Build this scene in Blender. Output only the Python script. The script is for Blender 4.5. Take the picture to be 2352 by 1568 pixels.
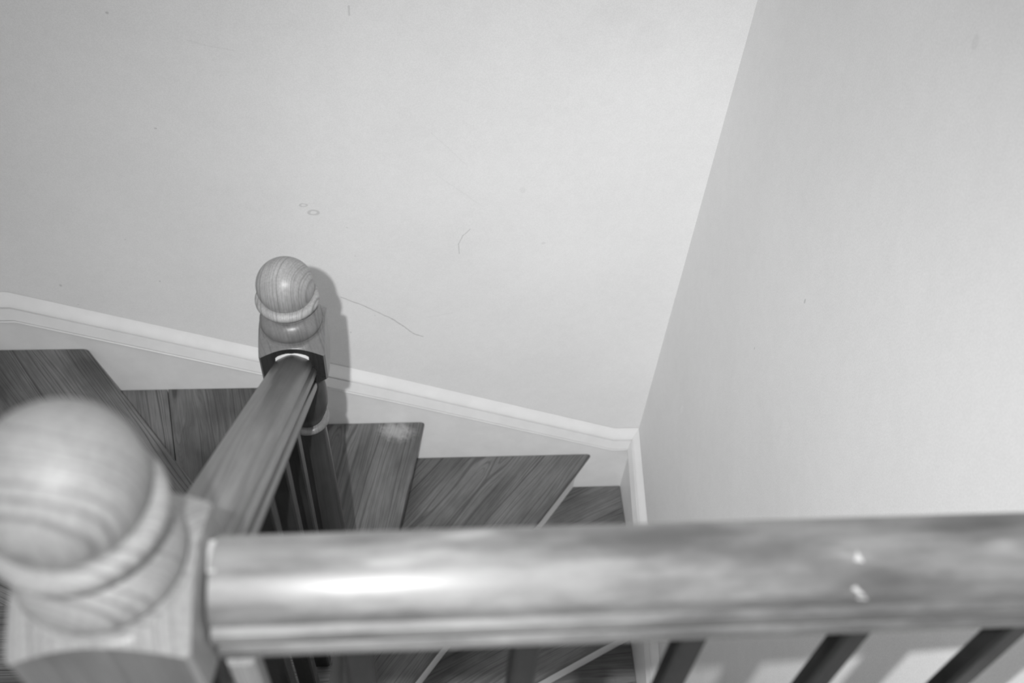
import bpy, bmesh, math, random
from mathutils import Vector, Matrix, noise

for o in list(bpy.data.objects):
    bpy.data.objects.remove(o, do_unlink=True)
S = bpy.context.scene
COL = S.collection
ZO = 4.05                      # height of the camera above the hall floor (all z below are relative to the camera)

# ------------------------------------------------------------------ camera, light, exposure
cam_d = bpy.data.cameras.new('camera')
cam_d.lens = 35.0
cam_d.sensor_width = 36.0
cam_d.clip_start = 0.01
cam_d.dof.use_dof = True
cam_d.dof.focus_distance = 1.75
cam_d.dof.aperture_fstop = 5.0
cam = bpy.data.objects.new('camera', cam_d)
COL.objects.link(cam)
RX = Vector((0.99628372, -0.0638814, 0.05777472))
DN = Vector((-0.01301809, -0.77474217, -0.63214326))
FW = Vector((0.08514271, 0.62904192, -0.77269462))
cam.matrix_world = Matrix(((RX.x, -DN.x, -FW.x, 0), (RX.y, -DN.y, -FW.y, 0), (RX.z, -DN.z, -FW.z, ZO), (0, 0, 0, 1)))
S.camera = cam

w = bpy.data.worlds.new('ambient'); S.world = w
w.use_nodes = True
w.node_tree.nodes['Background'].inputs[0].default_value = (1, 1, 1, 1)
w.node_tree.nodes['Background'].inputs[1].default_value = 1.14

fl_d = bpy.data.lights.new('camera_flash', 'SPOT')     # the small flash beside the lens
fl_d.energy = 410
fl_d.shadow_soft_size = 0.006
fl_d.spot_size = math.radians(96)
fl_d.spot_blend = 1.0
fl_d.use_nodes = True
_nt = fl_d.node_tree
_em = _nt.nodes['Emission']
_fo = _nt.nodes.new('ShaderNodeLightFalloff')
_fo.inputs['Strength'].default_value = 1.0
_fo.inputs['Smooth'].default_value = 8.0
_nt.links.new(_fo.outputs['Quadratic'], _em.inputs['Strength'])
fl = bpy.data.objects.new('camera_flash', fl_d)
COL.objects.link(fl)
fl.location = (-0.06, 0.012, 0.03 + ZO)
fl.rotation_euler = (RX * ((1420 - 1176) / 2287) + DN * ((1450 - 784) / 2287) + FW).to_track_quat('-Z', 'Y').to_euler()

S.view_settings.view_transform = 'Standard'
S.view_settings.look = 'None'
S.view_settings.exposure = 0.0
S.view_settings.gamma = 1.0
S.view_settings.use_curve_mapping = False

# ------------------------------------------------------------------ helpers
def tag(o, label=None, cat=None, group=None, kind=None):
    if label: o['label'] = label
    if cat: o['category'] = cat
    if group: o['group'] = group
    if kind: o['kind'] = kind
    return o

def empty(name, loc=(0, 0, 0), rz=0):
    o = bpy.data.objects.new(name, None)
    o.empty_display_size = 0.05
    o.location = loc; o.rotation_euler = (0, 0, rz)
    COL.objects.link(o)
    return o

def link_mesh(name, verts, faces, mat, parent=None, loc=(0, 0, 0), rz=0, smooth=None, fix=True):
    me = bpy.data.meshes.new(name)
    me.from_pydata([tuple(v) for v in verts], [], faces)
    if fix:
        bm = bmesh.new(); bm.from_mesh(me)
        bmesh.ops.recalc_face_normals(bm, faces=bm.faces)
        bm.to_mesh(me); bm.free()
    me.materials.append(mat)
    if smooth is not None:
        me.shade_smooth()
        me.set_sharp_from_angle(angle=math.radians(smooth))
    o = bpy.data.objects.new(name, me)
    COL.objects.link(o)
    o.location = loc; o.rotation_euler = (0, 0, rz)
    if parent: o.parent = parent
    return o

def box_vf(x0, x1, y0, y1, z0, z1):
    v = [(x0, y0, z0), (x1, y0, z0), (x1, y1, z0), (x0, y1, z0), (x0, y0, z1), (x1, y0, z1), (x1, y1, z1), (x0, y1, z1)]
    f = [(0, 3, 2, 1), (4, 5, 6, 7), (0, 1, 5, 4), (1, 2, 6, 5), (2, 3, 7, 6), (3, 0, 4, 7)]
    return v, f

def lathe(name, prof, mat, parent, n=64, cap=True, smooth=40):
    v, f = [], []
    for r, z in prof:
        for i in range(n):
            a = 2 * math.pi * i / n
            v.append((r * math.cos(a), r * math.sin(a), z))
    for k in range(len(prof) - 1):
        for i in range(n):
            j = (i + 1) % n
            f.append((k * n + i, k * n + j, (k + 1) * n + j, (k + 1) * n + i))
    if cap:
        f.append(tuple(range(n))[::-1])
        f.append(tuple((len(prof) - 1) * n + i for i in range(n)))
    return link_mesh(name, v, f, mat, parent, smooth=smooth)

def sweep(name, prof, frames, mat, parent=None, smooth=35, closed=True, loc=(0, 0, 0)):
    """prof: (side, up) pairs; frames: (origin, side vector, up vector)."""
    v, f = [], []
    n = len(prof)
    for o, s, u in frames:
        for a, b in prof:
            v.append(Vector(o) + Vector(s) * a + Vector(u) * b)
    for k in range(len(frames) - 1):
        for i in range(n if closed else n - 1):
            j = (i + 1) % n
            f.append((k * n + i, k * n + j, (k + 1) * n + j, (k + 1) * n + i))
    f.append(tuple(range(n)))
    f.append(tuple((len(frames) - 1) * n + i for i in range(n)))
    return link_mesh(name, v, f, mat, parent, smooth=smooth, loc=loc)

def clip(poly, p, nrm):
    """keep the side where (q-p).nrm >= 0"""
    out = []
    for i in range(len(poly)):
        a, b = poly[i], poly[(i + 1) % len(poly)]
        da = (a[0] - p[0]) * nrm[0] + (a[1] - p[1]) * nrm[1]
        db = (b[0] - p[0]) * nrm[0] + (b[1] - p[1]) * nrm[1]
        if da >= 0: out.append(a)
        if (da >= 0) != (db >= 0):
            t = da / (da - db)
            out.append((a[0] + t * (b[0] - a[0]), a[1] + t * (b[1] - a[1])))
    return out

# ------------------------------------------------------------------ materials
class NT:
    def __init__(self, name):
        self.m = bpy.data.materials.new(name)
        self.m.use_nodes = True
        self.t = self.m.node_tree
        self.bs = self.t.nodes['Principled BSDF']
    def n(self, kind, **kw):
        nd = self.t.nodes.new(kind)
        for k, v in kw.items():
            setattr(nd, k, v)
        return nd
    def link(self, a, b): self.t.links.new(a, b)
    def val(self, sock, v):
        if hasattr(v, 'is_output'): self.link(v, sock)
        else: sock.default_value = v
    def math(self, op, a, b=None, clamp=False):
        nd = self.n('ShaderNodeMath', operation=op); nd.use_clamp = clamp
        self.val(nd.inputs[0], a)
        if b is not None: self.val(nd.inputs[1], b)
        return nd.outputs[0]
    def mapr(self, v, a, b, c, d, smooth=True):
        nd = self.n('ShaderNodeMapRange'); nd.interpolation_type = 'SMOOTHSTEP' if smooth else 'LINEAR'
        self.val(nd.inputs['Value'], v)
        for k, x in zip(('From Min', 'From Max', 'To Min', 'To Max'), (a, b, c, d)): self.val(nd.inputs[k], x)
        return nd.outputs[0]
    def mapping(self, vec, scale=(1, 1, 1), loc=(0, 0, 0)):
        nd = self.n('ShaderNodeMapping')
        self.link(vec, nd.inputs['Vector'])
        nd.inputs['Scale'].default_value = scale; nd.inputs['Location'].default_value = loc
        return nd.outputs[0]
    def noise(self, vec, scale, detail=3, rough=0.5):
        nd = self.n('ShaderNodeTexNoise'); self.link(vec, nd.inputs['Vector'])
        nd.inputs['Scale'].default_value = scale; nd.inputs['Detail'].default_value = detail; nd.inputs['Roughness'].default_value = rough
        return nd.outputs['Fac']
    def grey(self, v):
        nd = self.n('ShaderNodeCombineColor')
        for i in range(3): self.val(nd.inputs[i], v)
        return nd.outputs[0]
    def bump(self, h, strength, dist):
        nd = self.n('ShaderNodeBump'); self.link(h, nd.inputs['Height'])
        nd.inputs['Strength'].default_value = strength; nd.inputs['Distance'].default_value = dist
        self.link(nd.outputs[0], self.bs.inputs['Normal'])

def wood(name, lo, hi, axis='X', ring=110, pith=(0.13, 0.02), warp=0.012, rough=0.3, blotch=0.35, blotch_scale=5, streak=0.35, coat=0.0, dark_marks=0.0, fleck=0.0, spec=0.5, patches=(), fade=None, long=.45):
    """solid wood: growth rings round a pith line that runs along the grain axis"""
    k = NT(name)
    tc = k.n('ShaderNodeTexCoord').outputs['Object']
    oi = k.n('ShaderNodeObjectInfo').outputs['Random']
    off = k.n('ShaderNodeCombineXYZ')
    k.val(off.inputs[0], k.math('MULTIPLY', oi, 7.3)); k.val(off.inputs[1], k.math('MULTIPLY', oi, 0.06)); k.val(off.inputs[2], k.math('MULTIPLY', oi, 0.03))
    if axis == 'Z':
        k.val(off.inputs[0], k.math('MULTIPLY', oi, 0.05)); k.val(off.inputs[2], k.math('MULTIPLY', oi, 7.3))
    va = k.n('ShaderNodeVectorMath', operation='ADD'); k.link(tc, va.inputs[0]); k.link(off.outputs[0], va.inputs[1])
    vec = va.outputs[0]
    st = {'X': (0.12, 1, 1), 'Y': (1, 0.12, 1), 'Z': (1, 1, 0.12)}[axis]
    fine = {'X': (0.03, 1, 1), 'Y': (1, 0.03, 1), 'Z': (1, 1, 0.03)}[axis]
    wv = k.mapping(vec, st)
    nz = k.n('ShaderNodeTexNoise'); k.link(wv, nz.inputs['Vector']); nz.inputs['Scale'].default_value = 9; nz.inputs['Detail'].default_value = 2.5
    sub = k.n('ShaderNodeVectorMath', operation='SUBTRACT'); k.link(nz.outputs['Color'], sub.inputs[0]); sub.inputs[1].default_value = (.5, .5, .5)
    scl = k.n('ShaderNodeVectorMath', operation='SCALE'); k.link(sub.outputs[0], scl.inputs[0]); scl.inputs['Scale'].default_value = warp * 4
    add = k.n('ShaderNodeVectorMath', operation='ADD'); k.link(vec, add.inputs[0]); k.link(scl.outputs[0], add.inputs[1])
    sep = k.n('ShaderNodeSeparateXYZ'); k.link(add.outputs[0], sep.inputs[0])
    ij = {'X': (1, 2), 'Y': (0, 2), 'Z': (0, 1)}[axis]
    du = k.math('SUBTRACT', sep.outputs[ij[0]], pith[0]); dv = k.math('SUBTRACT', sep.outputs[ij[1]], pith[1])
    r = k.math('SQRT', k.math('ADD', k.math('MULTIPLY', du, du), k.math('MULTIPLY', dv, dv)))
    rv = k.n('ShaderNodeCombineXYZ'); k.val(rv.inputs[0], r)
    rn = k.noise(rv.outputs[0], ring * 2.2, 3.5, .62)            # growth rings of uneven width and darkness
    late = k.mapr(rn, .36, .53, 1.0, 0.0)
    fib = k.noise(k.mapping(vec, fine), 420, 3, 0.6)
    blo = k.noise(k.mapping(vec, {'X': (long, 1, 1), 'Y': (1, long, 1), 'Z': (1, 1, long)}[axis]), blotch_scale, 4, 0.6)
    v = k.math('SUBTRACT', 1.0, k.math('MULTIPLY', late, streak))
    v = k.math('MULTIPLY', v, k.mapr(fib, .25, .75, 1 - .5 * streak, 1 + .35 * streak, False))
    v = k.math('MULTIPLY', v, k.mapr(blo, .3, .7, 1 - blotch, 1 + blotch * .6))
    if dark_marks:
        dm = k.noise(k.mapping(vec, st), 26, 2, .5)
        v = k.math('MULTIPLY', v, k.mapr(dm, .66, .76, 1.0, 1 - dark_marks))
    if fleck:
        fk = k.noise(k.mapping(vec, {'X': (.3, 1, 1), 'Y': (1, .3, 1), 'Z': (1, 1, .3)}[axis]), 34, 2, .5)
        v = k.math('MULTIPLY', v, k.mapr(fk, .58, .72, 1.0, 1 + fleck))
    for (pu, pv, su, sv, gain) in patches:                        # paler patches added to the tone (object space)
        s2 = k.n('ShaderNodeSeparateXYZ'); k.link(tc, s2.inputs[0])
        a = k.math('DIVIDE', k.math('SUBTRACT', s2.outputs[0], pu), su); b = k.math('DIVIDE', k.math('SUBTRACT', s2.outputs[1], pv), sv)
        d = k.math('SQRT', k.math('ADD', k.math('MULTIPLY', a, a), k.math('MULTIPLY', b, b)))
        d = k.math('ADD', d, k.math('MULTIPLY', k.math('SUBTRACT', k.noise(tc, 45, 4, .7), .5), 1.6))
        v = k.math('ADD', v, k.mapr(d, .15, 1.15, gain, 0.0))
    if fade:                                                      # varnish worn at one end; on the stair rail a painted dark reflection
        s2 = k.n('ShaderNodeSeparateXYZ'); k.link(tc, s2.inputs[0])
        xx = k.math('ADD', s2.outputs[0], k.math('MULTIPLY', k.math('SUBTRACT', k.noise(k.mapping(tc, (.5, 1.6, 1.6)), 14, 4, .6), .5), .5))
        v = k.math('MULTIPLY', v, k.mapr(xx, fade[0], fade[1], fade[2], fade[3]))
    col = k.math('ADD', lo, k.math('MULTIPLY', v, hi - lo))
    k.link(k.grey(k.math('MAXIMUM', col, 0.008)), k.bs.inputs['Base Color'])
    rr = k.mapr(blo, .3, .75, rough * .85, rough * 1.35)
    k.link(rr, k.bs.inputs['Roughness'])
    k.bs.inputs['Specular IOR Level'].default_value = spec
    k.bs.inputs['Coat Weight'].default_value = coat
    k.bs.inputs['Coat Roughness'].default_value = 0.3
    k.bump(k.math('SUBTRACT', k.math('MULTIPLY', fib, .5), k.math('MULTIPLY', late, .5)), .2, .0005)
    return k.m

def paint(name, v, rough=0.45, mottled=0.03, scale=14, bump=.15, spec=.4):
    k = NT(name)
    tc = k.n('ShaderNodeTexCoord').outputs['Object']
    a = k.noise(tc, scale, 5, .6); b = k.noise(tc, 260, 2, .6)
    c = k.math('MULTIPLY', v, k.mapr(a, .3, .7, 1 - mottled, 1 + mottled))
    k.link(k.grey(c), k.bs.inputs['Base Color'])
    k.bs.inputs['Roughness'].default_value = rough
    k.bs.inputs['Specular IOR Level'].default_value = spec
    k.bump(b, bump, .0007)
    return k.m

def wall_paint(name, v, marks=(), spots=(), plane='XZ'):
    """matt wall paint with the hairlines, scuffs and specks of this wall (2-D positions on the wall itself)"""
    k = NT(name)
    tc = k.n('ShaderNodeTexCoord').outputs['Object']
    a = k.noise(tc, 2.3, 4, .55); b = k.noise(tc, 170, 3, .65); g = k.noise(tc, 40, 4, .7)
    c = k.math('MULTIPLY', v, k.mapr(a, .3, .7, .975, 1.02))
    c = k.math('MULTIPLY', c, k.mapr(g, .3, .7, .985, 1.012))
    c = k.math('MULTIPLY', c, k.mapr(k.noise(tc, 330, 2, .5), .3, .7, .97, 1.03))
    sp = k.n('ShaderNodeSeparateXYZ'); k.link(tc, sp.inputs[0])
    U = sp.outputs[0 if plane == 'XZ' else 1]; V = sp.outputs[2]
    wob = k.math('MULTIPLY', k.math('SUBTRACT', k.noise(tc, 60, 2, .5), .5), .006)
    for (u0, v0, u1, v1, wd, st) in marks:
        L2 = (u1 - u0) ** 2 + (v1 - v0) ** 2
        pu = k.math('SUBTRACT', U, u0); pv = k.math('ADD', k.math('SUBTRACT', V, v0), wob)
        t = k.math('DIVIDE', k.math('ADD', k.math('MULTIPLY', pu, u1 - u0), k.math('MULTIPLY', pv, v1 - v0)), L2, clamp=True)
        eu = k.math('SUBTRACT', pu, k.math('MULTIPLY', t, u1 - u0)); ev = k.math('SUBTRACT', pv, k.math('MULTIPLY', t, v1 - v0))
        d = k.math('SQRT', k.math('ADD', k.math('MULTIPLY', eu, eu), k.math('MULTIPLY', ev, ev)))
        c = k.math('MULTIPLY', c, k.mapr(d, wd * .4, wd, 1 - st, 1.0))
    for (u0, v0, su, sv, st, hollow) in spots:
        pu = k.math('DIVIDE', k.math('SUBTRACT', U, u0), su); pv = k.math('DIVIDE', k.math('ADD', k.math('SUBTRACT', V, v0), wob), sv)
        d = k.math('SQRT', k.math('ADD', k.math('MULTIPLY', pu, pu), k.math('MULTIPLY', pv, pv)))
        if hollow:
            d = k.math('ABSOLUTE', k.math('SUBTRACT', d, .75))
            c = k.math('MULTIPLY', c, k.mapr(d, .1, .35, 1 - st, 1.0))
        else:
            c = k.math('MULTIPLY', c, k.mapr(d, .5, 1.0, 1 - st, 1.0))
    k.link(k.grey(c), k.bs.inputs['Base Color'])
    k.bs.inputs['Roughness'].default_value = .75
    k.bs.inputs['Specular IOR Level'].default_value = .25
    k.bump(k.math('ADD', k.math('MULTIPLY', b, .6), k.math('MULTIPLY', g, .8)), .22, .0012)
    return k.m

BW = 1.74           # y of the back wall
BF = 1.72           # y of the face of the string board on it
RWX = 0.664         # x of the right wall
RFX = 0.645         # x of the face of the right string board
LWX = -1.17
LFX = -1.15

def bp(px, py, y=BW):
    """a spot on the back wall measured off the photograph (pixel -> metres on that wall)"""
    d = RX * ((px - 1176) / 2287.0) + DN * ((py - 784) / 2287.0) + FW
    t = y / d.y
    return d.x * t, d.z * t

def seg(pts, wd, st):
    q = [bp(*p) for p in pts]
    return [(a[0], a[1] + ZO, b[0], b[1] + ZO, wd, st) for a, b in zip(q, q[1:])]
marks = seg([(783, 682), (840, 704), (900, 732), (925, 748), (950, 766), (972, 773)], .0019, .36)
marks += seg([(1080, 526), (1063, 541), (1053, 560), (1055, 582)], .0018, .22)
marks += seg([(430, 92), (470, 104), (540, 116)], .002, .05)
marks += seg([(990, 305), (1030, 340), (1075, 383)], .0018, .045)
marks += seg([(1000, 400), (1060, 440), (1105, 472)], .002, .04)
marks += seg([(801, 14), (802, 34)], .003, .18)
marks += seg([(985, 728), (1040, 718)], .002, .06)
spots = []
for px, py, sx, sy, st, h in [(697, 471, .011, .006, .2, 1), (720, 488, .015, .009, .22, 1), (357, 294, .004, .003, .22, 0), (367, 646, .003, .003, .3, 0),
                              (139, 655, .004, .006, .25, 0), (246, 30, .004, .004, .25, 0), (1200, 436, .010, .012, .06, 0), (1248, 558, .007, .006, .1, 0),
                              (806, 763, .002, .003, .4, 0), (861, 724, .002, .002, .3, 0), (797, 523, .004, .002, .15, 0), (816, 588, .003, .002, .2, 0),
                              (287, 550, .003, .003, .15, 0), (180, 700, .003, .002, .2, 0), (1410, 30, .06, .035, .025, 0), (1490, 90, .05, .06, .02, 0)]:
    u, vv = bp(px, py)
    spots.append((u, vv + ZO, sx, sy, st, h))
M_wall = wall_paint('wall_paint_back', .785, marks, spots)
rspots = []
for px, py, sx, sy, st, h in [(1849, 691, .004, .006, .25, 0), (1733, 800, .003, .004, .2, 0), (2240, 98, .01, .012, .08, 0), (1566, 940, .012, .02, -.05, 0)]:
    d = RX * ((px - 1176) / 2287.0) + DN * ((py - 784) / 2287.0) + FW
    t = RWX / d.x
    rspots.append((d.y * t, d.z * t + ZO, sx, sy, st, h))
M_wallr = wall_paint('wall_paint_right', .82, (), rspots, 'YZ')
M_wallp = wall_paint('wall_paint_plain', .78)
M_string = paint('string_paint', .80, .5, .03)
M_trim = paint('moulding_paint', .72, .4, .03)
M_riser = paint('riser_paint', .84, .5, .04)
M_floor = paint('hall_floor', .16, .6, .2)
M_carpet = paint('landing_floor', .30, .9, .15, 40, .6)
M_tread = wood('tread_wood', .008, .140, 'X', 95, (.28, -.05), .024, .36, .46, 7, .66, dark_marks=.5)
_d = RX * ((912 - 1176) / 2287) + DN * ((990 - 784) / 2287) + FW          # the paler corner of the third winder
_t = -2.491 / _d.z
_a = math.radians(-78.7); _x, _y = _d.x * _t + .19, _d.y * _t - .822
M_tread3 = wood('tread_wood_pale_patch', .008, .140, 'X', 95, (.28, -.05), .024, .36, .46, 7, .66, dark_marks=.5,
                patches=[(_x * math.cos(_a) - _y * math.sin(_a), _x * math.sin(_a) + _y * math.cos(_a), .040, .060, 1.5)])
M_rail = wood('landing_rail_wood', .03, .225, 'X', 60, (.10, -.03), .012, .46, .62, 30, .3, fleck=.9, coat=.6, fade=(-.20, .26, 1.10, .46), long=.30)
M_srail = wood('stair_rail_wood', .03, .19, 'X', 60, (.12, -.05), .010, .34, .35, 16, .5, coat=.15, long=.08, fade=(.15, .76, 1.25, .22), spec=.35)  # fade paints the dark block's reflection into the far end
M_newel = wood('newel_wood', .08, .33, 'Z', 170, (.16, .015), .006, .42, .2, 12, .62)
M_block = wood('newel_block_wood', .04, .17, 'Z', 110, (.16, .03), .006, .34, .4, 16, .35)
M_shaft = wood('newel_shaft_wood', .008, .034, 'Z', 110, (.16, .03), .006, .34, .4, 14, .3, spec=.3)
M_bal = wood('baluster_wood', .004, .018, 'Z', 120, (.1, .03), .006, .4, .6, 30, .3, spec=.3)
M_dark = wood('dark_stained_face', .008, .028, 'Z', 110, (.16, .03), .006, .28, .4, 14, .3)
M_chip_glint = paint('chip_and_glint', .55, .5, .06)
M_nose = paint('end_varnish', .03, .3, .1)

# ------------------------------------------------------------------ the shell
TOP = 1.15
def wall(name, x0, x1, y0, y1, mat, label):
    v, f = box_vf(x0, x1, y0, y1, 0, TOP + ZO)
    return tag(link_mesh(name, v, f, mat), label, 'wall', kind='structure')
wall('wall_back', LWX - .1, RWX + .1, BW, BW + .1, M_wall, 'pale grey stairwell wall behind the far newel post')
wall('wall_right', RWX, RWX + .1, -2.2, BW, M_wallr, 'pale grey stairwell wall on the right that the landing rail runs to')
wall('wall_left', LWX - .1, LWX, -2.2, BW, M_wallp, 'pale stairwell wall on the left, just out of the picture')
v, f = box_vf(LWX - .1, RWX + .1, -2.2, BW + .1, -.1, 0)
tag(link_mesh('floor', v, f, M_floor), 'hall floor at the foot of the stairs', 'floor', kind='structure')
LZ = -1.36
v, f = box_vf(LWX, RWX, -2.2, .275, LZ + ZO - .22, LZ + ZO)
tag(link_mesh('floor', v, f, M_carpet), 'upper landing floor under the near newel post', 'floor', kind='structure')

# ------------------------------------------------------------------ string boards (skirting) with their moulding
# the moulding line: plan points with the height of its lower groove
back_line = [(LFX, -1.992), (-1.042, -1.992), (-.464, -2.224), (-.104, -2.366), (.586, -2.653), (RFX, -2.653)]
right_line = [(BF, -2.655), (1.52, -2.728), (1.18, -2.832), (1.06, -2.885), (.82, -3.0), (.5, -3.235), (-.35, -3.86)]
left_line = [(BF, -1.992), (1.58, -1.975), (1.2, -1.80), (.82, -1.62), (.56, -1.43), (.3, -1.25)]

def board(name, line, axis, p_wall, p_face, low, label):
    v, f = [], []
    n = len(line)
    for p in (p_wall, p_face):
        for s, z in line:
            v.append((s, p, z + .02 + ZO) if axis == 'x' else (p, s, z + .02 + ZO))
        for s, z in line:
            v.append((s, p, z - low + ZO) if axis == 'x' else (p, s, z - low + ZO))
    N = 2 * n
    for i in range(n - 1):
        f += [(i, i + 1, n + i + 1, n + i), (N + i, N + n + i, N + n + i + 1, N + i + 1), (i, N + i, N + i + 1, i + 1), (n + i, n + i + 1, N + n + i + 1, N + n + i)]
    f += [(0, n, N + n, N), (n - 1, N + n - 1, N + 2 * n - 1, 2 * n - 1)]
    return tag(link_mesh(name, v, f, M_string), label, 'skirting', kind='structure')
board('baseboard_back', back_line, 'x', BW, BF, .5, 'painted string board stepping with the treads along the back wall')
board('baseboard_right', right_line, 'y', RWX, RFX, .5, 'painted string board running down the right wall')
board('baseboard_left', left_line, 'y', LWX, LFX, .5, 'painted string board up the left wall, out of the picture')

# moulding profile (out from the string face, up from the lower groove)
mprof = [(-.018, -.013), (.006, -.013), (.0095, -.010), (.0095, -.006), (.007, -.0035), (-.010, -.0018), (-.010, .0016), (.0115, .003), (.0125, .006), (.0030, .0375),
         (-.012, .0382), (-.012, .0424), (.0025, .0435), (.0022, .0450), (-.0020, .0530), (-.0075, .0615), (-.0125, .0690), (-.0160, .0750), (-.018, .0785)]
def mould(name, line, axis, face, sign, label, corner0=0, corner1=0):
    fr_v, f = [], []
    n = len(mprof)
    for i, (s, z) in enumerate(line):
        for o, u in mprof:
            if axis == 'x':
                ss = s
                if i == 0 and corner0: ss = s + corner0 * o
                if i == len(line) - 1 and corner1: ss = s + corner1 * o
                fr_v.append((ss, face - o, z + u + ZO))
            else:
                ss = s - o if (i == 0 and corner0) else s
                fr_v.append((face + sign * o, ss, z + u + ZO))
    for k in range(len(line) - 1):
        for i in range(n):
            j = (i + 1) % n
            f.append((k * n + i, k * n + j, (k + 1) * n + j, (k + 1) * n + i))
    f.append(tuple(range(n))); f.append(tuple((len(line) - 1) * n + i for i in range(n)))
    return tag(link_mesh(name, fr_v, f, M_trim, smooth=32), label, 'moulding', kind='structure')
mould('trim_1', back_line, 'x', BF, 1, 'white grooved moulding sloping down across the back wall', 1, -1)
mould('trim_2', right_line, 'y', RFX, -1, 'white grooved moulding turning down the right wall', 1)
mould('trim_3', left_line, 'y', LFX, 1, 'white grooved moulding up the left wall, out of the picture', 1)

# ------------------------------------------------------------------ the staircase
stairs = tag(empty('winder_staircase', (-.19, .822, 0)), 'dark stained wooden winder stairs fanning round the far newel post with painted risers', 'staircase')
CX, CY = -.19, .822
ANG = {0: 154.0, 1: 128.2, 2: 103.4, 3: 78.7, 4: 51.6, 5: 25.9, 6: 0.5}
TZ = {0: -1.93, 1: -2.119, 2: -2.304, 3: -2.491, 4: -2.690, 5: -2.892, 6: -3.082}

def prism_round(poly, z0, z1, front_test, rad=.012):
    """polygon prism whose front edges are rounded"""
    bm = bmesh.new()
    n = len(poly)
    lo = [bm.verts.new((p[0], p[1], z0)) for p in poly]
    hi = [bm.verts.new((p[0], p[1], z1)) for p in poly]
    bm.faces.new(lo[::-1]); bm.faces.new(hi)
    for i in range(n):
        j = (i + 1) % n
        bm.faces.new((lo[i], lo[j], hi[j], hi[i]))
    bm.edges.ensure_lookup_table()
    es = [e for e in bm.edges if front_test(e.verts[0].co) and front_test(e.verts[1].co) and abs(e.verts[0].co.z - e.verts[1].co.z) < 1e-6]
    if es:
        bmesh.ops.bevel(bm, geom=es, offset=rad, segments=4, profile=.5, affect='EDGES')
    bmesh.ops.recalc_face_normals(bm, faces=bm.faces)
    me = bpy.data.meshes.new('tread'); bm.to_mesh(me); bm.free()
    return me

def obj_mesh(name, me, mat, parent, loc, rz, smooth=40):
    me.materials.append(mat)
    me.shade_smooth(); me.set_sharp_from_angle(angle=math.radians(smooth))
    o = bpy.data.objects.new(name, me); COL.objects.link(o)
    o.parent = parent; o.location = loc; o.rotation_euler = (0, 0, rz)
    return o

FX, FY = -.186, .906          # the far newel post
ROOM = [(LFX + .002, .3), (RFX - .002, .3), (RFX - .002, BF - .0018), (LFX + .002, BF - .0018)]
def winder(k, split=None, mat=None):
    mat = mat or M_tread
    a = math.radians(ANG[k]); au = math.radians(ANG[k - 1])
    uf, ub = (math.cos(a), math.sin(a)), (math.cos(au), math.sin(au))
    nf = (-uf[1], uf[0])                       # uphill (anticlockwise) of the front edge
    nb = (ub[1], -ub[0])
    c0 = (CX, CY)
    poly = clip(ROOM, c0, nf)
    poly = clip(poly, (c0[0] - nb[0] * .03, c0[1] - nb[1] * .03), nb)
    mid = (a + au) / 2
    # the narrow end is cut back to the newel post it is housed in
    cm, sm = math.cos(mid), math.sin(mid)
    keep = max(.02, max((FX + sx - CX) * cm + (FY + sy - CY) * sm for sx in (-.047, .047) for sy in (-.047, .047)) + .002)
    poly = clip(poly, (CX + keep * cm, CY + keep * sm), (cm, sm))
    ca, sa = math.cos(-a), math.sin(-a)
    loc = lambda p: ((p[0] - CX) * ca - (p[1] - CY) * sa, (p[0] - CX) * sa + (p[1] - CY) * ca)
    pl = [loc(p) for p in poly]
    z = TZ[k] + ZO
    ft = lambda co: abs(co.y) < 1e-4
    if split:
        front = clip(pl, (0, split - .0012), (0, -1)); back = clip(pl, (0, split + .0012), (0, 1))
        t = obj_mesh('tread', prism_round(front, -.03, 0, ft), M_tread, stairs, (0, 0, z), a)
        b = obj_mesh('board', prism_round(back, -.03, -.0006, lambda co: abs(co.y - split) < .002, .0015), M_tread, t, (0, 0, 0), 0)
    else:
        t = obj_mesh('tread', prism_round(pl, -.03, 0, ft), mat, stairs, (0, 0, z), a)
    # riser under the nosing, down to the next tread
    zl = TZ.get(k + 1, TZ[k] - .19) - TZ[k]
    far = max(p[0] for p in pl if abs(p[1]) < 1e-4)
    v, f = box_vf(min(p[0] for p in pl) + .01, far, .028, .042, zl, -.028)
    # trim the end so that it meets the wall squarely
    def endx(y):
        cc = clip(clip(pl, (0, y - 1e-5), (0, 1)), (0, y + 1e-5), (0, -1))
        return max(p[0] for p in cc) if cc else far
    v[1] = (endx(.028), v[1][1], v[1][2]); v[5] = (endx(.028), v[5][1], v[5][2])
    v[2] = (endx(.042), v[2][1], v[2][2]); v[6] = (endx(.042), v[6][1], v[6][2])
    link_mesh('riser', v, f, M_riser, stairs, (0, 0, z), a)
    return t

winder(1)
# the second winder is glued up from two boards: the joint shows as a dark line
_d = Vector((-.70 - CX, 1.6 - CY)); _a = math.radians(ANG[2])
winder(2, split=-_d.x * math.sin(_a) + _d.y * math.cos(_a))
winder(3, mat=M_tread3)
for k in (4, 5, 6): winder(k)

def straight(x0, x1, yf, yb, z, zlow, down):
    """a straight tread; its front edge faces +y (upper flight, down=1) or -y (lower flight)"""
    rz = 0 if down < 0 else math.pi
    L = x1 - x0
    pl = [(-L / 2, 0), (L / 2, 0), (L / 2, abs(yb - yf)), (-L / 2, abs(yb - yf))]
    cx = (x0 + x1) / 2
    t = obj_mesh('tread', prism_round(pl, -.03, 0, lambda co: abs(co.y) < 1e-4), M_tread, stairs, (cx - CX, yf - CY, z + ZO), rz)
    v, f = box_vf(-L / 2, L / 2, .028, .042, zlow - z, -.028)
    link_mesh('riser', v, f, M_riser, stairs, (cx - CX, yf - CY, z + ZO), rz)
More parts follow.
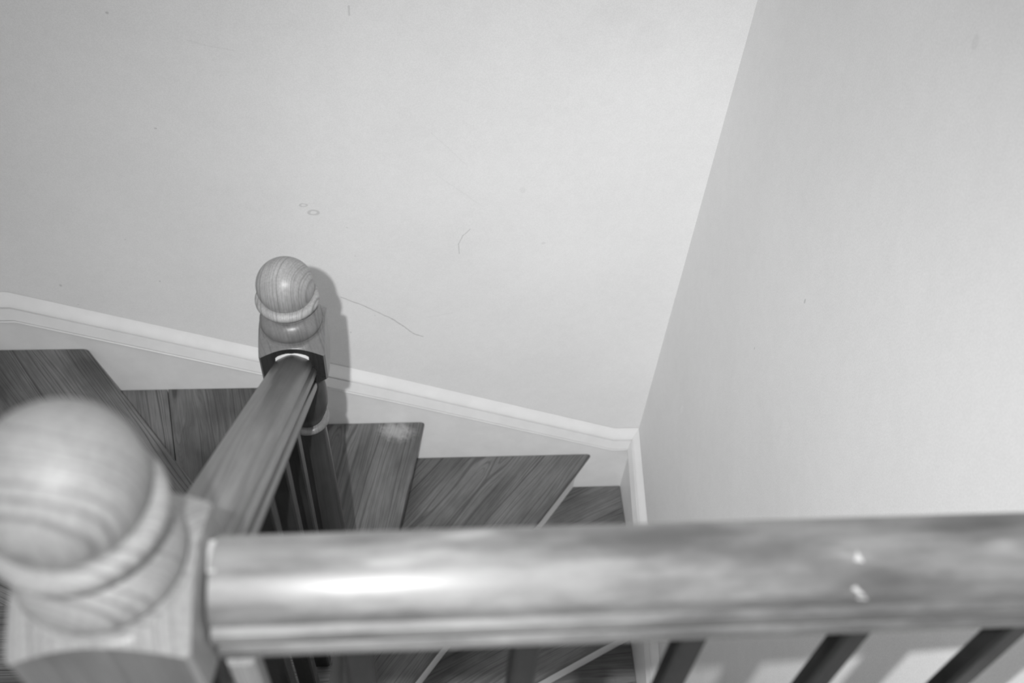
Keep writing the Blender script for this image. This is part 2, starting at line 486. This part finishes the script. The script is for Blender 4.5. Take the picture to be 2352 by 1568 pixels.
# upper flight (left), climbing towards the camera
straight(LFX, -.23, .822, .53, -1.74, -1.93, 1)
straight(LFX, -.23, .56, .27, -1.55, -1.74, 1)
straight(LFX, -.23, .30, .20, LZ + .001, -1.55, 1)
TZ[0] = -1.93
ANG[-1] = 180.0
winder(0)
# lower flight (right), going down towards the camera
for i in range(1, 5):
    z = -3.082 - .19 * i
    yf = .822 - .22 * i
    straight(-.13, RFX - .002, yf, yf + .26, z, z - .19, -1)

# outer string of the upper flight
sv = [(-.20, .30, -1.30), (-.20, .86, -1.86), (-.20, .86, -2.16), (-.20, .30, -1.60), (-.165, .30, -1.30), (-.165, .86, -1.86), (-.165, .86, -2.16), (-.165, .30, -1.60)]
link_mesh('outer_string', [(x - CX, y - CY, z + ZO) for x, y, z in sv], [(0, 1, 2, 3), (4, 7, 6, 5), (0, 4, 5, 1), (1, 5, 6, 2), (2, 6, 7, 3), (3, 7, 4, 0)], M_tread, stairs)

# ------------------------------------------------------------------ newel posts
def block_mesh(h, ztop, zbot, rr, slope):
    """square block whose turned shoulders cut curved lines across its four faces"""
    per = []
    ns = 14; c = .0025
    for s in range(4):
        a = s * math.pi / 2
        for i in range(ns + 1):
            t = -1 + 2 * i / ns
            x, y = h, t * (h - c)
            per.append((x * math.cos(a) - y * math.sin(a), x * math.sin(a) + y * math.cos(a)))
    n = len(per)
    v, f = [], []
    rings = [0.0001, .3, .6, .8, .9, .96, 1.0]
    def zt(r): return ztop - max(0, r - rr) * slope
    def zb(r): return zbot + max(0, r - rr) * slope
    for q in rings:
        for x, y in per:
            # morph from circle (inside) to the square outline
            R = math.hypot(x, y)
            k = rr * .98 / R
            if q <= .8: px, py = x * k * q / .8, y * k * q / .8
            else:
                t = (q - .8) / .2
                px, py = x * (k + (1 - k) * t), y * (k + (1 - k) * t)
            v.append((px, py, zt(math.hypot(px, py))))
    m = len(rings)
    for q in rings[::-1]:
        for x, y in per:
            R = math.hypot(x, y)
            k = rr * .98 / R
            if q <= .8: px, py = x * k * q / .8, y * k * q / .8
            else:
                t = (q - .8) / .2
                px, py = x * (k + (1 - k) * t), y * (k + (1 - k) * t)
            v.append((px, py, zb(math.hypot(px, py))))
    for k in range(2 * m - 1):
        for i in range(n):
            j = (i + 1) % n
            f.append((k * n + i, k * n + j, (k + 1) * n + j, (k + 1) * n + i))
    return v, f

def arc(cx, cz, r, a0, a1, n):
    return [(cx + r * math.cos(math.radians(a0 + (a1 - a0) * i / n)), cz + r * math.sin(math.radians(a0 + (a1 - a0) * i / n))) for i in range(n + 1)]

def newel(loc, rz, grain, label, zbase, block_bot, m_block, m_face, m_low):
    """z=0 of the turned work is the level of the block's top corners"""
    t = tag(empty('newel_post', (loc[0], loc[1], zbase + ZO), rz), label, 'newel post')
    z0 = loc[2] - zbase
    def put(o, g=0):
        o.location = (0, 0, z0); o.rotation_euler = (0, 0, g); return o
    RB, ZB = .0383, .0915
    ball = [(max(.0003, RB * math.cos(math.radians(a))), ZB + RB * math.sin(math.radians(a))) for a in range(-42, 91, 4)]
    b = put(lathe('finial_ball', ball, M_newel, t, 72), grain)
    col = [(.030, .0600)] + arc(.0358, .0665, .0070, -90, 90, 12) + [(.030, .0737)]
    put(lathe('collar', col, M_newel, t, 72), grain)
    neck = [(.020, .062), (.0290, .0600), (.0280, .0550), (.0285, .0500), (.0300, .0475), (.0306, .0455), (.0298, .0438), (.0320, .0430), (.0365, .0395), (.0400, .0345),
            (.0420, .0285), (.0425, .0235), (.0412, .0192), (.0380, .0172), (.0378, .0146), (.0425, .0140), (.0438, .0120)]
    put(lathe('turned_neck', neck, m_block, t, 72), grain)
    v, f = block_mesh(.045, .0125, block_bot, .0445, 1.0)
    blk = put(link_mesh('block', v, f, m_block, t, smooth=30))
    blk.data.materials.append(m_face)                   # landing side: dark stain on far post, grazing-light shade painted on near
    for p in blk.data.polygons:
        if p.normal.y < -.85 and abs(p.normal.z) < .3: p.material_index = 1
    q = block_bot
    low = [(.030, q + .002), (.0300, q - .010), (.0255, q - .026), (.0255, q - .032)] + [(.029, q - .036), (.0335, q - .052), (.0352, q - .074), (.034, q - .096), (.0295, q - .114), (.0255, q - .126), (.0245, q - .131)]
    put(lathe('turned_bulb', low, M_shaft, t, 56), grain)
    ring = arc(.0265, q - .138, .0070, 90, -90, 10)
    put(lathe('ring', [(.02, q - .131)] + ring + [(.02, q - .145)], m_low, t, 56), grain)
    zb = -z0
    sh = [(.0245, q - .144), (.0255, q - .16)] + [(.0255 + .012 * s, q - .16 - .62 * s) for s in (.25, .5, .75, 1)] 
    zl = q - .16 - .62
    sh = [p for p in sh if p[1] > zb + .02]
    bottom = max(zb, zl - .02)
    sh.append((.0365 if bottom > zb else sh[-1][0], bottom))
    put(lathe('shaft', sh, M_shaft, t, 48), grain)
    if bottom > zb:
        v, f = block_mesh(.045, bottom + .004, zb, .0445, .66)
        put(link_mesh('base_block', v, f, M_shaft, t, smooth=30))
    return t
NEAR = (-.1655, .2465, -.491)
FAR = (-.1860, .906, -1.080)
newel(NEAR, 0, math.pi / 2, 'large light wood ball-topped newel post nearest the camera, at the end of the landing rail', LZ, -.075, M_newel, M_block, M_block)
newel(FAR, math.radians(1.5), 0, 'dark ball-topped newel post at the foot of the sloping rail, near the back wall', -2.9, -.075, M_block, M_dark, M_block)

# ------------------------------------------------------------------ handrails and balusters
half = [(0, 0), (.0040, -.0003), (.0075, -.0013), (.0125, -.0036), (.0180, -.0064), (.0215, -.0092), (.0238, -.0130), (.0248, -.0170), (.0250, -.0205), (.0236, -.0228), (.0255, -.0240), (.0280, -.0258), (.0290, -.0300), (.0286, -.0345),
        (.0262, -.0375), (.0150, -.0390), (.0145, -.0450), (.0235, -.0472), (.0255, -.0488), (.0265, -.0520), (.0265, -.0575), (.0250, -.0625), (.0225, -.0635)]
half = [(a * 1.045, b) for a, b in half]
RP = half + [(-a, b) for a, b in half[::-1][:-1]]
RP = [p for i, p in enumerate(RP) if p != RP[i - 1]]

RAILZ = -.4975
lb = tag(empty('landing_balustrade', (.25, .250, LZ + ZO)), 'worn light wood handrail running across the front to the right wall, over square balusters', 'balustrade')
def Lc(x, y, z): return (x - .25, y - .250, z - LZ)
n = 24
x0, x1 = -.1180, RWX
frames = [(Lc(x0 + (x1 - x0) * i / n, .2530, RAILZ), (0, -1, 0), (0, 0, 1)) for i in range(n + 1)]
hr = sweep('handrail', RP, frames, M_rail, lb)
def chip(parent, pts, th, mat=M_chip_glint, name='chip_glint_patch'):
    """thin flake lying on the rail: pts on its surface in parent space, th along +z"""
    k = len(pts)
    v = [(p[0], p[1], p[2] + .0002) for p in pts] + [(p[0], p[1], p[2] + th) for p in pts]
    f = [tuple(range(k))[::-1], tuple(range(k, 2 * k))] + [(i, (i + 1) % k, k + (i + 1) % k, k + i) for i in range(k)]
    o = link_mesh(name, v, f, mat, parent)
    return o
def rtop(y):      # height of the rail's top surface at y
    d = abs(y - .2530)
    for (a, b), (c, e) in zip(half, half[1:]):
        if a <= d <= c: return RAILZ + b + (e - b) * (d - a) / (c - a)
    return RAILZ - .02
def rail_pt(px, py):
    d = RX * ((px - 1176) / 2287.0) + DN * ((py - 784) / 2287.0) + FW
    z = RAILZ - .002
    for _ in range(12):
        t = z / d.z; z = .5 * z + .5 * rtop(d.y * t)
    t = z / d.z
    return Lc(d.x * t, d.y * t, z)
c1 = chip(hr, [rail_pt(*p) for p in ((1968, 1266), (1984, 1292), (1962, 1288))], .0006)
c2 = chip(hr, [rail_pt(*p) for p in ((1965, 1346), (1984, 1366), (1992, 1378), (1968, 1376), (1970, 1362), (1955, 1352))], .0006)
c3 = chip(hr, [rail_pt(*p) for p in ((478, 1242), (496, 1240), (494, 1314), (475, 1316))], .0006)  # pale strip painted for the highlight at the rail's left end
for c in (c1, c2, c3): c['label'] = 'pale bare chip in the varnish, painted highlight at the left end'

BALS = [-.046, .061, .168, .2765, .387, .495, .60]
bv, bf = [], []
def baluster_mesh(hw, ln, hy=None):
    c = .0022; hy = hy or hw
    sec = [(hw, -hy + c), (hw, hy - c), (hw - c, hy), (-hw + c, hy), (-hw, hy - c), (-hw, -hy + c), (-hw + c, -hy), (hw - c, -hy)]
    v = [(x, y, 0) for x, y in sec] + [(x, y, ln) for x, y in sec]
    f = [tuple(range(8))[::-1], tuple(range(8, 16))] + [(i, (i + 1) % 8, 8 + (i + 1) % 8, 8 + i) for i in range(8)]
    return v, f
blen = RAILZ - .0585 - LZ
v, f = baluster_mesh(.0088, blen, .0078)
first = None
for x in BALS:
    if first is None:
        first = b = link_mesh('baluster', v, f, M_bal, lb)
    else:
        b = first.copy(); COL.objects.link(b)
    b.parent = lb
    b.location = (x - .25, .2515 - .250, 0)
bv, bf = baluster_mesh(.008, .5)
lean = link_mesh('baluster', bv, bf, M_newel, lb)
lean.location = Lc(-.1105, .2360, -1.075)
lean['label'] = 'pale slim baluster standing tight beside the newel post'

sb = tag(empty('stair_balustrade', (-.173, .58, -1.9 + ZO)), 'dark glossy handrail sloping from the near newel down to the far newel, over close balusters', 'balustrade')
def Ls(x, y, z): return (x + .173, y - .58, z + 1.9)
A = Vector((-.1690, .2915, -.582)); B = Vector((-.1845, .8608, -1.0795))
def rail_frames(A, B, n):
    d = (B - A).normalized()
    side = Vector((d.y, -d.x, 0)).normalized()
    fr = []
    slope = (B.z - A.z) / (B.y - A.y)
    up = Vector((0, 0, 1.0 / math.cos(math.atan(slope))))
    for i in range(n + 1):
        p = A + (B - A) * i / n
        fr.append((Ls(*p), side, up))
    return fr, side, up, slope
fr, side, up, slope = rail_frames(A, B, 16)
_dx = (B - A).normalized(); _up = side.cross(_dx); _up = _up if _up.z > 0 else -_up
_M = Matrix((_dx, _up.cross(_dx), _up)).transposed().to_4x4()
_M.translation = Vector(Ls(*A))
_Mi = _M.inverted()
hs = sweep('handrail', RP, [(_Mi @ Vector(o), _Mi.to_3x3() @ s_, _Mi.to_3x3() @ u_) for o, s_, u_ in fr], M_srail, sb)
hs.matrix_local = _M
# filler run where the rail meets the far block, pale as a painted flash glint
tp = [p for p in half if p[1] > -.012]
tp = [(-a, b) for a, b in tp[::-1][:-1]] + tp
e0 = Vector(Ls(*B))
v = []
for a, b in tp:
    base = e0 + side * a + up * b
    wdt = .0036 * (1 - .7 * max(0, 1 - abs(a) / .017))
    v += [base + Vector((0, -wdt, wdt * .5)), base + Vector((0, 0, wdt * 1.6)), base + Vector((0, 0, -.001))]
f = []
for i in range(len(tp) - 1):
    for j in range(3):
        k2 = (j + 1) % 3
        f.append((3 * i + j, 3 * i + k2, 3 * i + 3 + k2, 3 * i + 3 + j))
f += [(0, 1, 2), (3 * len(tp) - 3, 3 * len(tp) - 2, 3 * len(tp) - 1)]
v = [_Mi @ p for p in v]
fb = link_mesh('filler_glint_bead', v, f, M_chip_glint, hs, smooth=30)
fb['label'] = 'filler bead at the end of the rail, pale as a painted glint'
for y in (.348, .447, .548, .652, .752):
    z_top = A.z + (y - A.y) * slope - .0605 / math.cos(math.atan(slope)) + .012
    z_bot = -1.30 - (y - .30) + .008
    v, f = baluster_mesh(.0118, z_top - z_bot)
    v = [(x, yy, z + (yy * slope if z > .01 else -yy)) for x, yy, z in v]
    b = link_mesh('baluster', v, f, M_bal, sb)
    x = A.x + (B.x - A.x) * (y - A.y) / (B.y - A.y)
    b.location = Ls(x - .001, y, z_bot)
